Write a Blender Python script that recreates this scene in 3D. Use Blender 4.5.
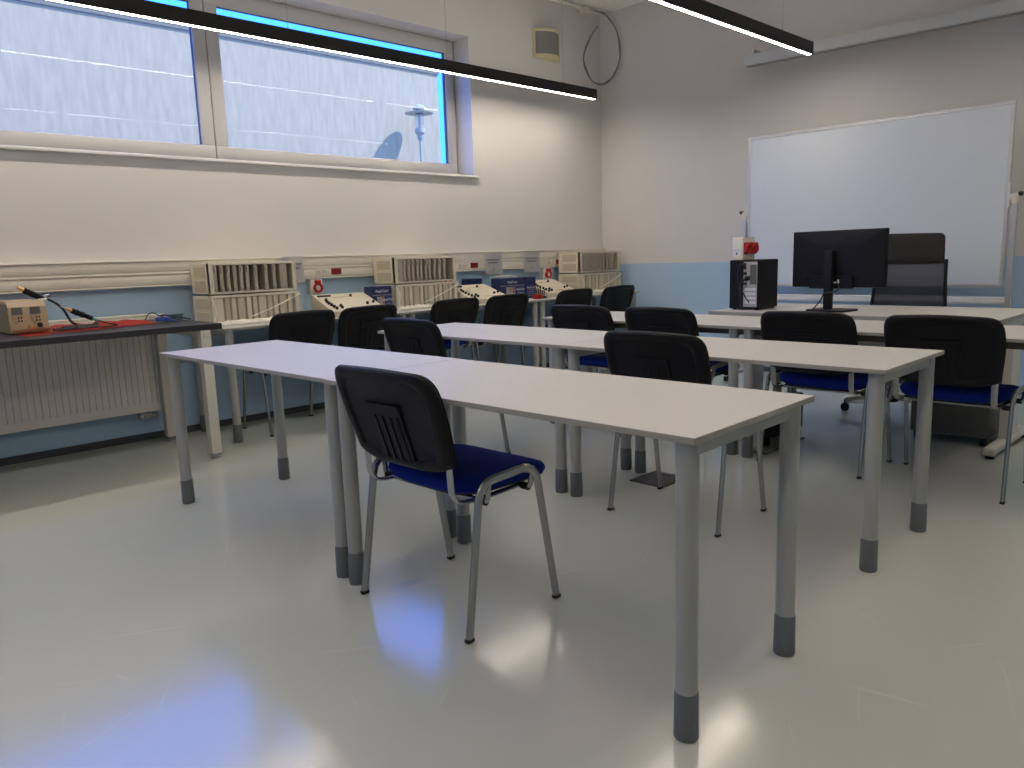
import bpy, bmesh, math, random
from mathutils import Vector, Matrix
random.seed(7)
PI = math.pi
for o in list(bpy.data.objects):
    bpy.data.objects.remove(o)
scene = bpy.context.scene
COL = scene.collection

# ------------------------------------------------------------------ camera
cam_data = bpy.data.cameras.new('camera')
cam_data.sensor_fit = 'HORIZONTAL'
cam_data.sensor_width = 36.0
cam_data.lens = 36.0 * 768.995 / 1024.0
cam_data.clip_start = 0.05
cam_data.clip_end = 200
cam = bpy.data.objects.new('camera', cam_data)
COL.objects.link(cam)
yaw, pit, rol = 0.7986, 0.1647, -0.0329
fw = Vector((-math.sin(yaw), math.cos(yaw), 0)); rt = Vector((math.cos(yaw), math.sin(yaw), 0)); up = Vector((0, 0, 1))
f2 = math.cos(pit) * fw - math.sin(pit) * up
u2 = math.sin(pit) * fw + math.cos(pit) * up
r3 = math.cos(rol) * rt + math.sin(rol) * u2
u3 = -math.sin(rol) * rt + math.cos(rol) * u2
m = Matrix.Identity(4)
for i in range(3):
    m[i][0], m[i][1], m[i][2] = r3[i], u3[i], -f2[i]
m[0][3], m[1][3], m[2][3] = 5.3146, -6.6076, 1.1309
cam.matrix_world = m
scene.camera = cam

# ------------------------------------------------------------------ world, sun, exposure
world = bpy.data.worlds.new('sky')
scene.world = world
world.use_nodes = True
wn = world.node_tree.nodes; wl = world.node_tree.links
bg = wn['Background']
# clear sky: deep blue away from the sun (the window side), paler towards it
SKY_BLUE = (0.16, 0.92, 4.6)
SKY_PALE = (0.55, 0.85, 1.25)
w_tc = wn.new('ShaderNodeTexCoord')
w_sep = wn.new('ShaderNodeSeparateXYZ')
wl.new(w_tc.outputs['Generated'], w_sep.inputs[0])
w_mr = wn.new('ShaderNodeMapRange')
w_mr.inputs['From Min'].default_value = -.15
w_mr.inputs['From Max'].default_value = .35
wl.new(w_sep.outputs['X'], w_mr.inputs['Value'])
w_mx = wn.new('ShaderNodeMix'); w_mx.data_type = 'RGBA'
w_mx.inputs[6].default_value = (*SKY_BLUE, 1)
w_mx.inputs[7].default_value = (*SKY_PALE, 1)
wl.new(w_mr.outputs[0], w_mx.inputs[0])
wl.new(w_mx.outputs[2], bg.inputs['Color'])
bg.inputs['Strength'].default_value = 1.0
sun_data = bpy.data.lights.new('sun', 'SUN')
sun_data.energy = 4.6
sun_data.color = (1.0, 0.92, 0.80)
sun_data.angle = 0.009
sun = bpy.data.objects.new('sun', sun_data)
COL.objects.link(sun)
sun.location = (2, 6, 12)
sun.rotation_euler = Vector((-.40, -.45, -.69)).to_track_quat('-Z', 'Y').to_euler()
DZ = .0133      # heights were read off against a floor this much lower
LED_STRENGTH = 57.0
ADDED_UP_STRENGTH = 9.0
LED_COLOR = (1.0, 0.885, 0.735)
vs = scene.view_settings
scene.display_settings.display_device = 'sRGB'
vs.view_transform = 'Standard'
vs.look = 'None'
vs.gamma = 1.0
vs.exposure = 0.10
vs.use_curve_mapping = False


# ------------------------------------------------------------------ materials
def mat(name, col, rough=.5, metal=0.0, noise=0.0, nscale=30.0, bump=0.0, bscale=200.0, spec=.5, coat=0.0, stretch=None, sheen=0.0):
    mt = bpy.data.materials.new(name)
    mt.use_nodes = True
    n = mt.node_tree.nodes; l = mt.node_tree.links
    b = n['Principled BSDF']
    b.inputs['Base Color'].default_value = (*col, 1)
    b.inputs['Roughness'].default_value = rough
    b.inputs['Metallic'].default_value = metal
    b.inputs['Specular IOR Level'].default_value = spec
    b.inputs['Coat Weight'].default_value = coat
    b.inputs['Sheen Weight'].default_value = sheen
    tc = n.new('ShaderNodeTexCoord')
    vec = tc.outputs['Object']
    if stretch:
        mp = n.new('ShaderNodeMapping'); mp.inputs['Scale'].default_value = stretch
        l.new(vec, mp.inputs['Vector']); vec = mp.outputs['Vector']
    if noise:
        nt = n.new('ShaderNodeTexNoise'); nt.inputs['Scale'].default_value = nscale; nt.inputs['Detail'].default_value = 4
        l.new(vec, nt.inputs['Vector'])
        rp = n.new('ShaderNodeMapRange')
        rp.inputs['From Min'].default_value = .3; rp.inputs['From Max'].default_value = .7
        rp.inputs['To Min'].default_value = 1 - noise; rp.inputs['To Max'].default_value = 1 + noise
        l.new(nt.outputs['Fac'], rp.inputs['Value'])
        mx = n.new('ShaderNodeVectorMath'); mx.operation = 'SCALE'
        mx.inputs[0].default_value = col
        l.new(rp.outputs['Result'], mx.inputs['Scale'])
        l.new(mx.outputs['Vector'], b.inputs['Base Color'])
    if bump:
        nb = n.new('ShaderNodeTexNoise'); nb.inputs['Scale'].default_value = bscale; nb.inputs['Detail'].default_value = 3
        l.new(vec, nb.inputs['Vector'])
        bp = n.new('ShaderNodeBump'); bp.inputs['Strength'].default_value = bump; bp.inputs['Distance'].default_value = .002
        l.new(nb.outputs['Fac'], bp.inputs['Height'])
        l.new(bp.outputs['Normal'], b.inputs['Normal'])
    return mt


def emit(name, col, strength):
    mt = bpy.data.materials.new(name); mt.use_nodes = True
    n = mt.node_tree.nodes; l = mt.node_tree.links
    n.remove(n['Principled BSDF'])
    e = n.new('ShaderNodeEmission'); e.inputs['Color'].default_value = (*col, 1); e.inputs['Strength'].default_value = strength
    l.new(e.outputs[0], n['Material Output'].inputs['Surface'])
    return mt


def see_through(name, col, rough, clear, fresnel=False):
    """a part of the light passes straight through: thin glass, film, mesh cloth"""
    mt = bpy.data.materials.new(name); mt.use_nodes = True
    n = mt.node_tree.nodes; l = mt.node_tree.links
    b = n['Principled BSDF']
    tr = n.new('ShaderNodeBsdfTransparent')
    mx = n.new('ShaderNodeMixShader')
    if fresnel:
        n.remove(b)
        b = n.new('ShaderNodeBsdfGlossy'); b.inputs['Color'].default_value = (*col, 1); b.inputs['Roughness'].default_value = rough
        fr = n.new('ShaderNodeFresnel')
        # thin pane: the same air-to-glass reflection on both of its faces
        ge = n.new('ShaderNodeNewGeometry')
        io_ = n.new('ShaderNodeMapRange'); io_.inputs['To Min'].default_value = 1.45; io_.inputs['To Max'].default_value = 1 / 1.45
        l.new(ge.outputs['Backfacing'], io_.inputs['Value']); l.new(io_.outputs[0], fr.inputs['IOR'])
        l.new(fr.outputs[0], mx.inputs['Fac'])
    else:
        b.inputs['Base Color'].default_value = (*col, 1); b.inputs['Roughness'].default_value = rough
        mx.inputs['Fac'].default_value = 1 - clear
    l.new(tr.outputs[0], mx.inputs[1]); l.new(b.outputs[0], mx.inputs[2])
    l.new(mx.outputs[0], n['Material Output'].inputs['Surface'])
    return mt


def wall_paint(name, two_tone=True):
    """off-white paint over a blue-grey dado that ends 1.025 m above the floor"""
    mt = mat(name, (.70, .69, .68), rough=.75, bump=.12, bscale=120)
    n = mt.node_tree.nodes; l = mt.node_tree.links
    b = n['Principled BSDF']
    g = n.new('ShaderNodeNewGeometry'); s = n.new('ShaderNodeSeparateXYZ')
    l.new(g.outputs['Position'], s.inputs[0])
    c = n.new('ShaderNodeMath'); c.operation = 'LESS_THAN'; c.inputs[1].default_value = 1.025 - DZ
    l.new(s.outputs['Z'], c.inputs[0])
    nt = n.new('ShaderNodeTexNoise'); nt.inputs['Scale'].default_value = 1.3; nt.inputs['Detail'].default_value = 5
    l.new(g.outputs['Position'], nt.inputs['Vector'])
    rp = n.new('ShaderNodeMapRange'); rp.inputs['To Min'].default_value = .95; rp.inputs['To Max'].default_value = 1.05
    l.new(nt.outputs['Fac'], rp.inputs['Value'])
    mx = n.new('ShaderNodeMix'); mx.data_type = 'RGBA'
    mx.inputs[6].default_value = (.70, .69, .68, 1); mx.inputs[7].default_value = (.42, .60, .80, 1)
    l.new(c.outputs[0], mx.inputs[0])
    sc = n.new('ShaderNodeVectorMath'); sc.operation = 'SCALE'
    l.new(mx.outputs[2], sc.inputs[0]); l.new(rp.outputs[0], sc.inputs['Scale'])
    l.new(sc.outputs[0], b.inputs['Base Color'])
    return mt


def floor_paint():
    mt = mat('grey_epoxy', (.48, .505, .455), rough=.2, bump=.12, bscale=9, spec=.75)
    n = mt.node_tree.nodes; l = mt.node_tree.links
    b = n['Principled BSDF']
    g = n.new('ShaderNodeNewGeometry')
    base = n.new('ShaderNodeTexNoise'); base.inputs['Scale'].default_value = .9; base.inputs['Detail'].default_value = 6
    l.new(g.outputs['Position'], base.inputs['Vector'])
    rp = n.new('ShaderNodeMapRange'); rp.inputs['To Min'].default_value = .9; rp.inputs['To Max'].default_value = 1.1
    l.new(base.outputs['Fac'], rp.inputs['Value'])
    # fine pale scuffs: thin bands of warped waves, broken up by a second noise
    last = None
    for ang, sc_, seed in ((.5, 1.0, 3.0), (2.1, 1.4, 11.0), (1.25, .8, 23.0), (2.75, 1.8, 31.0)):
        mp = n.new('ShaderNodeMapping'); mp.inputs['Rotation'].default_value = (0, 0, ang); mp.inputs['Location'].default_value = (seed, seed * .7, 0)
        l.new(g.outputs['Position'], mp.inputs['Vector'])
        w = n.new('ShaderNodeTexWave'); w.inputs['Scale'].default_value = sc_; w.inputs['Distortion'].default_value = 5.5
        w.inputs['Detail'].default_value = 1.5; w.inputs['Detail Scale'].default_value = .6
        l.new(mp.outputs[0], w.inputs['Vector'])
        th = n.new('ShaderNodeMapRange'); th.inputs['From Min'].default_value = .9965; th.inputs['From Max'].default_value = 1.0
        l.new(w.outputs['Fac'], th.inputs['Value'])
        nz = n.new('ShaderNodeTexNoise'); nz.inputs['Scale'].default_value = 2.6; nz.inputs['Detail'].default_value = 3
        l.new(mp.outputs[0], nz.inputs['Vector'])
        cut = n.new('ShaderNodeMapRange'); cut.inputs['From Min'].default_value = .60; cut.inputs['From Max'].default_value = .70
        l.new(nz.outputs['Fac'], cut.inputs['Value'])
        mu = n.new('ShaderNodeMath'); mu.operation = 'MULTIPLY'
        l.new(th.outputs[0], mu.inputs[0]); l.new(cut.outputs[0], mu.inputs[1])
        if last is None:
            last = mu
        else:
            ad = n.new('ShaderNodeMath'); ad.operation = 'MAXIMUM'
            l.new(last.outputs[0], ad.inputs[0]); l.new(mu.outputs[0], ad.inputs[1]); last = ad
    sc = n.new('ShaderNodeVectorMath'); sc.operation = 'SCALE'; sc.inputs[0].default_value = (.48, .505, .455)
    l.new(rp.outputs[0], sc.inputs['Scale'])
    fa = n.new('ShaderNodeMath'); fa.operation = 'MULTIPLY'; fa.inputs[1].default_value = .42
    l.new(last.outputs[0], fa.inputs[0])
    mx = n.new('ShaderNodeMix'); mx.data_type = 'RGBA'; mx.inputs[7].default_value = (.62, .62, .57, 1)
    l.new(fa.outputs[0], mx.inputs[0]); l.new(sc.outputs[0], mx.inputs[6])
    l.new(mx.outputs[2], b.inputs['Base Color'])
    rr = n.new('ShaderNodeMapRange'); rr.inputs['To Min'].default_value = .10; rr.inputs['To Max'].default_value = .20
    l.new(base.outputs['Fac'], rr.inputs['Value']); l.new(rr.outputs[0], b.inputs['Roughness'])
    return mt


M = {}
M['wall'] = wall_paint('two_tone_wall_paint')
M['ceiling'] = mat('ceiling_paint', (.86, .85, .83), rough=.85, bump=.1, bscale=80)
M['floor'] = floor_paint()
M['base'] = mat('charcoal_baseboard', (.055, .06, .07), rough=.4)
M['reveal'] = mat('white_reveal_plaster', (.78, .77, .75), rough=.6)
M['upvc'] = mat('white_window_plastic', (.66, .66, .66), rough=.35)
M['gasket'] = mat('black_gasket', (.10, .11, .13), rough=.6)
M['glass'] = see_through('window_glass', (.16, .17, .18), 0.0, 1, fresnel=True)
M['laminate'] = mat('pale_grey_laminate', (.48, .472, .45), rough=.47, spec=1.0, noise=.03, nscale=60, bump=.03, bscale=400)
M['edge'] = mat('grey_edge_band', (.32, .31, .28), rough=.5)
M['leg'] = mat('silver_grey_lacquer', (.35, .36, .355), rough=.38)
M['foot'] = mat('dark_grey_plastic_foot', (.13, .14, .15), rough=.5)
M['chrome'] = mat('satin_chrome', (.40, .40, .40), rough=.27, metal=.92)
M['black_plastic'] = mat('black_plastic', (.007, .007, .009), rough=.5, bump=.1, bscale=500, spec=.2)
M['black_fabric'] = mat('black_fabric', (.008, .008, .010), rough=.9, bump=.3, bscale=600, spec=.2)
M['blue_fabric'] = mat('royal_blue_fabric', (.003, .016, .18), rough=.92, noise=.2, nscale=300, bump=.3, bscale=700, spec=.15)
M['black_metal'] = mat('black_powder_coat', (.010, .010, .011), rough=.45)
M['led'] = emit('warm_led_diffuser', LED_COLOR, LED_STRENGTH)
M['added_up_led'] = emit('added_led_uplight', LED_COLOR, ADDED_UP_STRENGTH)
M['wire'] = mat('steel_wire', (.35, .35, .35), rough=.4, metal=1)
M['white_plastic'] = mat('white_plastic', (.72, .69, .62), rough=.4)
M['white_metal'] = mat('white_lacquered_steel', (.62, .60, .54), rough=.4)
M['cream'] = mat('cream_plastic', (.62, .57, .46), rough=.5)
M['grey_cloth'] = mat('grey_grille_cloth', (.23, .23, .24), rough=.9, bump=.4, bscale=600)
M['cream_yellow'] = mat('aged_cream_plastic', (.66, .60, .38), rough=.5)
M['radiator'] = mat('radiator_enamel', (.78, .75, .71), rough=.4)
M['counter'] = mat('black_worktop', (.022, .022, .026), rough=.38, noise=.3, nscale=200)
M['rack'] = mat('beige_rack_steel', (.70, .65, .53), rough=.5)
M['rack_panel'] = mat('tan_rack_panel', (.55, .49, .37), rough=.6)
M['card'] = mat('taupe_card', (.44, .40, .33), rough=.5)
M['card_dark'] = mat('brown_black_slot', (.035, .03, .024), rough=.7)
M['film'] = see_through('crumpled_plastic_film', (.72, .70, .65), .2, .84)
M['film_dense'] = see_through('folded_plastic_film', (.80, .77, .70), .3, .12)
M['tape'] = mat('white_tape', (.82, .80, .74), rough=.4)
M['red'] = mat('red_plastic', (.42, .010, .014), rough=.35)
M['dark_red'] = mat('dark_red_outlet', (.22, .008, .008), rough=.4)
M['red_mat'] = mat('red_foil_sheet', (.62, .045, .035), rough=.35)
M['paper'] = mat('white_paper', (.72, .71, .74), rough=.8)
M['ink'] = mat('grey_ink', (.16, .16, .2), rough=.8)
M['knob'] = mat('black_knob', (.01, .01, .01), rough=.4)
M['navy'] = mat('navy_carton', (.012, .022, .10), rough=.4)
M['carton_photo'] = mat('carton_photo_grey', (.42, .40, .38), rough=.4, noise=.5, nscale=22)
M['carton_side'] = mat('navy_carton_blue_panel', (.03, .055, .20), rough=.4)
M['white_ink'] = mat('white_print', (.78, .78, .8), rough=.5)
M['tan_case'] = mat('tan_case_plastic', (.42, .31, .20), rough=.5)
M['brown_case'] = mat('brown_grey_side', (.20, .17, .12), rough=.6)
M['lcd'] = mat('grey_lcd', (.10, .10, .09), rough=.25)
M['cable'] = mat('black_rubber', (.012, .012, .013), rough=.55)
M['grey_cable'] = mat('grey_cable', (.26, .25, .24), rough=.6)
M['blue_cable'] = mat('blue_cable', (.02, .06, .45), rough=.45)
M['teal_cable'] = mat('teal_grey_cable', (.03, .07, .10), rough=.45)
M['brass'] = mat('brass', (.75, .50, .22), rough=.3, metal=1)
M['steel'] = mat('brushed_steel', (.55, .55, .56), rough=.3, metal=1)
M['green'] = mat('green_plastic', (.05, .40, .28), rough=.5)
M['board'] = mat('daylight_tinted_enamel', (.63, .69, .78), rough=.22)  # white enamel, the bluish daylight it reflects is put into its colour
M['alu'] = mat('brushed_aluminium', (.60, .61, .62), rough=.35, metal=.7)
M['casing'] = mat('grey_white_casing', (.68, .70, .72), rough=.45)
M['casing_dark'] = mat('grey_plate_and_casing_shade', (.40, .40, .41), rough=.5)
M['pc'] = mat('black_pc_steel', (.007, .007, .009), rough=.5, spec=.2)
M['screen'] = mat('dark_screen', (.01, .01, .012), rough=.15)
M['leather'] = mat('black_leather', (.010, .009, .008), rough=.5, bump=.3, bscale=250, spec=.25)
M['mesh'] = see_through('black_mesh_cloth', (.010, .010, .012), .35, .12)
M['dark_steel'] = mat('dark_grey_steel', (.10, .10, .095), rough=.45)
M['rubber_plate'] = mat('dark_floor_plate', (.04, .037, .035), rough=.45)
M['steel_plate'] = mat('grey_floor_plate', (.22, .22, .23), rough=.4)
M['concrete'] = mat('pale_grey_render', (.50, .49, .47), rough=.9, noise=.10, nscale=2.5, bump=.5, bscale=30, stretch=(5, 5, 1))
M['coping'] = mat('grey_metal_coping', (.22, .24, .27), rough=.7)
M['lamp_post'] = mat('light_grey_post', (.5, .53, .54), rough=.5)
M['lamp_glass'] = see_through('clear_lamp_glass', (.8, .85, .88), .1, .7)
M['asphalt'] = mat('asphalt', (.10, .10, .10), rough=.9, noise=.2, nscale=40)


# ------------------------------------------------------------------ mesh helpers
def bx(bm, x0, x1, y0, y1, z0, z1, bev=0.0, seg=2, mi=0):
    """box by its extents; optional bevel of all edges; mi = material index"""
    r = bmesh.ops.create_cube(bm, size=1.0)
    vs_ = r['verts']
    for v in vs_:
        v.co = Vector(((x0 + x1) / 2 + v.co.x * (x1 - x0), (y0 + y1) / 2 + v.co.y * (y1 - y0), (z0 + z1) / 2 + v.co.z * (z1 - z0)))
    fs = list({f for v in vs_ for f in v.link_faces})
    for f in fs:
        f.material_index = mi
    if bev:
        es = list({e for v in vs_ for e in v.link_edges})
        rb = bmesh.ops.bevel(bm, geom=es, offset=bev, segments=seg, profile=.5, affect='EDGES')
        for f in rb['faces']:
            f.material_index = mi
    return vs_


def ring_faces(bm, rings, close_ends=True, mi=0, closed_loop=True):
    """skin a list of vertex rings"""
    n = len(rings[0])
    for a, b in zip(rings[:-1], rings[1:]):
        for i in range(n if closed_loop else n - 1):
            j = (i + 1) % n
            try:
                f = bm.faces.new((a[i], a[j], b[j], b[i])); f.material_index = mi
            except ValueError:
                pass
    if close_ends:
        f = bm.faces.new(list(reversed(rings[0]))); f.material_index = mi
        f = bm.faces.new(rings[-1]); f.material_index = mi


def cyl(bm, p0, p1, r0, r1=None, n=20, mi=0):
    """cone or cylinder between two points"""
    p0 = Vector(p0); p1 = Vector(p1); r1 = r0 if r1 is None else r1
    d = (p1 - p0).normalized()
    a = d.orthogonal().normalized(); b = d.cross(a)
    rings = []
    for p, r in ((p0, r0), (p1, r1)):
        rings.append([bm.verts.new(p + r * (math.cos(2 * PI * k / n) * a + math.sin(2 * PI * k / n) * b)) for k in range(n)])
    ring_faces(bm, rings, mi=mi)


def lathe(bm, prof, cx=0, cy=0, n=32, mi=0):
    """profile [(radius, z)] turned about a vertical axis"""
    rings = [[bm.verts.new((cx + r * math.cos(2 * PI * k / n), cy + r * math.sin(2 * PI * k / n), z)) for k in range(n)] for r, z in prof]
    ring_faces(bm, rings, mi=mi)


def fillet(pts, rad, seg=6):
    """polyline with its inner corners rounded"""
    pts = [Vector(p) for p in pts]
    out = [pts[0]]
    for i in range(1, len(pts) - 1):
        p = pts[i]; a = pts[i - 1] - p; b = pts[i + 1] - p
        r = rad[i - 1] if isinstance(rad, (list, tuple)) else rad
        d = min(r, a.length * .48, b.length * .48)
        s = p + a.normalized() * d; e = p + b.normalized() * d
        for k in range(seg + 1):
            t = k / seg
            out.append((1 - t) ** 2 * s + 2 * t * (1 - t) * p + t * t * e)
    out.append(pts[-1])
    return out


def smooth_path(pts, n=8):
    """Catmull-Rom through points"""
    P = [Vector(p) for p in pts]
    P = [2 * P[0] - P[1]] + P + [2 * P[-1] - P[-2]]
    out = []
    for i in range(1, len(P) - 2):
        for k in range(n):
            t = k / n
            a, b, c, d = P[i - 1:i + 3]
            out.append(.5 * ((2 * b) + (c - a) * t + (2 * a - 5 * b + 4 * c - d) * t * t + (3 * b - a - 3 * c + d) * t ** 3))
    out.append(P[-2])
    return out


def sweep(bm, path, ra, rb=None, axis=None, n=10, mi=0, closed=False):
    """tube along a path; ra across the bend plane, rb along the axis (an oval tube), or parallel transport when no axis"""
    path = [Vector(p) for p in path]
    rb = ra if rb is None else rb
    rings = []
    prev = None
    for i, p in enumerate(path):
        t = (path[min(i + 1, len(path) - 1)] - path[max(i - 1, 0)]).normalized()
        if axis is not None:
            a = Vector(axis); a = (a - a.dot(t) * t).normalized()
        else:
            a = t.orthogonal().normalized() if prev is None else (prev - prev.dot(t) * t).normalized()
            prev = a
        c = t.cross(a)
        rings.append([bm.verts.new(p + rb * math.cos(2 * PI * k / n) * a + ra * math.sin(2 * PI * k / n) * c) for k in range(n)])
    ring_faces(bm, rings, close_ends=not closed, mi=mi)


def rounded(pts, rad, seg=6):
    """closed 2-D polygon with rounded corners"""
    out = []
    n = len(pts)
    for i in range(n):
        p = Vector((*pts[i], 0)); a = Vector((*pts[i - 1], 0)) - p; b = Vector((*pts[(i + 1) % n], 0)) - p
        r = rad[i] if isinstance(rad, (list, tuple)) else rad
        d = min(r, a.length * .49, b.length * .49)
        s = p + a.normalized() * d; e = p + b.normalized() * d
        for k in range(seg + 1):
            t = k / seg
            q = (1 - t) ** 2 * s + 2 * t * (1 - t) * p + t * t * e
            out.append((q.x, q.y))
    return out


def body(bm, outline, rings, fn=None, mi=0):
    """closed cushion-like body: rings = [(scale, w)], the outline shrunk about its centre and lifted to w; fn maps (u, v, w) to a point"""
    cx = sum(p[0] for p in outline) / len(outline); cy = sum(p[1] for p in outline) / len(outline)
    fn = fn or (lambda u, v, w: (u, v, w))
    rr = []
    for s, w in rings:
        rr.append([bm.verts.new(fn(cx + (x - cx) * s, cy + (y - cy) * s, w)) for x, y in outline])
    ring_faces(bm, rr, mi=mi)


def plate(bm, outline, w0, w1, fn=None, mi=0):
    body(bm, outline, [(1, w0), (1, w1)], fn, mi)


def obj(name, bm, mats, parent=None, smooth=35.0):
    """ONE mesh object out of a bmesh"""
    me = bpy.data.meshes.new(name)
    bmesh.ops.recalc_face_normals(bm, faces=bm.faces[:])
    bm.to_mesh(me); bm.free()
    for mm in (mats if isinstance(mats, (list, tuple)) else [mats]):
        me.materials.append(M[mm] if isinstance(mm, str) else mm)
    if smooth:
        me.polygons.foreach_set('use_smooth', [True] * len(me.polygons))
        me.set_sharp_from_angle(angle=math.radians(smooth))
    o = bpy.data.objects.new(name, me)
    COL.objects.link(o)
    if parent is not None:
        o.parent = parent
    return o


def NB():
    return bmesh.new()


def tag(o, label, cat, group=None):
    o['label'] = label; o['category'] = cat
    if group:
        o['group'] = group
    return o


def thing(name, label, cat, loc=(0, 0, 0), rotz=0.0, group=None):
    o = bpy.data.objects.new(name, None)
    o.empty_display_size = .1
    COL.objects.link(o)
    o.location = loc; o.rotation_euler = (0, 0, rotz)
    return tag(o, label, cat, group)


def struct(name, bm, mats, smooth=0, parent=None):
    o = obj(name, bm, mats, parent, smooth)
    if parent is None:
        o['kind'] = 'structure'
    return o


def kids(o):
    return [c for c in bpy.data.objects if c.parent == o]


def dup(root, loc, rotz, label, group=None):
    r = root.copy(); COL.objects.link(r)
    r.location = loc; r.rotation_euler = (0, 0, rotz)
    r['label'] = label
    if group:
        r['group'] = group

    def rec(src, dst):
        for ch in kids(src):
            c = ch.copy(); COL.objects.link(c); c.parent = dst
            rec(ch, c)
    rec(root, r)
    return r


def text(name, body_, size, loc, rot, mt, parent, depth=.0004):
    cu = bpy.data.curves.new(name, 'FONT')
    cu.body = body_; cu.size = size; cu.extrude = depth
    cu.align_x = 'CENTER'; cu.align_y = 'CENTER'
    cu.materials.append(M[mt])
    tmp = bpy.data.objects.new(name, cu)
    me = bpy.data.meshes.new_from_object(tmp)
    bpy.data.objects.remove(tmp)
    o = bpy.data.objects.new(name, me)
    COL.objects.link(o)
    o.location = loc; o.rotation_euler = rot
    o.parent = parent
    return o


# ------------------------------------------------------------------ room shell
RX, RY, RZ = 7.2, -12.6, 3.555
WY0, WY1, WZ0, WZ1 = -6.40, -1.82, 1.868, 3.06        # window opening in the left wall
bm = NB(); bx(bm, -.3, RX + .3, RY - .3, .3, -.2, 0); struct('floor', bm, 'floor')
bm = NB(); bx(bm, -.3, RX + .3, RY - .3, .3, RZ, RZ + .2); struct('ceiling', bm, 'ceiling')
bm = NB()
bx(bm, -.3, 0, RY, 0, 0, WZ0); bx(bm, -.3, 0, RY, 0, WZ1, RZ)
bx(bm, -.3, 0, RY, WY0 - 5.2, WZ0, WZ1); bx(bm, -.3, 0, WY1 - 5.2, WY0, WZ0, WZ1); bx(bm, -.3, 0, WY1, 0, WZ0, WZ1)
struct('wall_left', bm, 'wall')
bm = NB(); bx(bm, -.3, RX + .3, 0, .3, 0, RZ); struct('wall_back', bm, 'wall')
bm = NB(); bx(bm, RX, RX + .3, RY, 0, 0, RZ); struct('wall_right', bm, 'wall')
bm = NB(); bx(bm, -.3, RX + .3, RY - .3, RY, 0, RZ); struct('wall_front', bm, 'wall')
for nm, a in (('left', (0, .012, RY, 0)), ('back', (.012, RX, -.012, 0))):
    bm = NB(); bx(bm, a[0], a[1], a[2], a[3], 0, .045); struct('baseboard_' + nm, bm, 'base')

# window reveal lining (white plaster), frame, sashes, panes, sill
def frame_y(bm, y0, y1, z0, z1, w, x0, x1, bev=.006):
    bx(bm, x0, x1, y0, y1, z0, z0 + w, bev); bx(bm, x0, x1, y0, y1, z1 - w, z1, bev)
    bx(bm, x0, x1, y0, y0 + w, z0 + w * .98, z1 - w * .98, bev); bx(bm, x0, x1, y1 - w, y1, z0 + w * .98, z1 - w * .98, bev)


def make_window(n, dy):
    w0, w1 = WY0 + dy, WY1 + dy
    mid = -4.105 + dy
    bm = NB()
    bx(bm, -.20, .001, w1 - .004, w1, WZ0, WZ1); bx(bm, -.20, .001, w0, w0 + .004, WZ0, WZ1)
    bx(bm, -.20, .001, w0, w1, WZ1 - .004, WZ1)
    struct('trim_%d' % n, bm, 'reveal')
    win = bpy.data.objects.new('window_%d' % n, None); COL.objects.link(win); win['kind'] = 'structure'
    bm = NB(); frame_y(bm, w0 + .004, w1 - .004, WZ0 + .002, WZ1 - .004, .045, -.285, -.215)
    bx(bm, -.285, -.215, mid - .03, mid + .03, WZ0 + .04, WZ1 - .04)
    struct('window_frame', bm, 'upvc', 30, win)
    for (a, b) in ((w0 + .03, mid - .003), (mid + .003, w1 - .028)):
        bm = NB(); frame_y(bm, a, b, WZ0 + .028, WZ1 - .028, .093, -.25, -.195, .008)
        struct('sash', bm, 'upvc', 30, win)
        bm = NB(); frame_y(bm, a + .09, b - .09, WZ0 + .118, WZ1 - .118, .0045, -.236, -.207, .001)
        struct('gasket', bm, 'gasket', 0, win)
        bm = NB(); bx(bm, -.232, -.226, a + .093, b - .093, WZ0 + .121, WZ1 - .121)
        struct('pane', bm, 'glass', 0, win)
    bm = NB(); bx(bm, -.203, .035, w0 - .03, w1 + .035, WZ0 - .022, WZ0, .006); struct('window_sill', bm, 'reveal', 30, win)


make_window(1, 0)
make_window(2, -5.2)  # unseen window behind the camera, added for its bluish daylight

# ------------------------------------------------------------------ outside
bm = NB(); bx(bm, -30, -.3, -20, 20, -.3, -.05); struct('exterior_ground', bm, 'asphalt')
bm = NB()
bx(bm, -6.4, -6.0, -18, 2.78, -.05, 4.42)
bx(bm, -6.42, -5.975, -18, 2.80, 4.42, 4.60, mi=1)
o = obj('exterior_wall', bm, ['concrete', 'coping']); o['kind'] = 'structure'
LX, LY, LZ = -5.6, 2.004, 3.624
t = thing('street_lamp', 'grey street lamp with a round disc shade outside the window', 'street lamp', (LX, LY, -.05))
zz = LZ + .05
bm = NB(); cyl(bm, (0, 0, 0), (0, 0, zz - .45), .035, .022); obj('post', bm, 'lamp_post', t)
bm = NB(); lathe(bm, [(.022, zz - .47), (.05, zz - .42), (.055, zz - .36), (.085, zz - .33), (.085, zz - .26), (.06, zz - .25)]); obj('lamp_holder', bm, 'lamp_post', t)
bm = NB(); lathe(bm, [(.078, zz - .26), (.078, zz + .06)]); obj('lamp_glass', bm, 'lamp_glass', t)
bm = NB(); cyl(bm, (0, 0, zz - .26), (0, 0, zz - .04), .022); obj('bulb', bm, 'lamp_post', t)
bm = NB(); lathe(bm, [(.24, zz - .012), (.245, zz), (.08, zz + .02), (.078, zz - .012)]); obj('lamp_shade', bm, 'lamp_post', t)
bm = NB(); lathe(bm, [(.10, zz + .06), (.11, zz + .08), (.07, zz + .12), (.03, zz + .14)]); obj('lamp_cap', bm, 'lamp_post', t)


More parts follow.
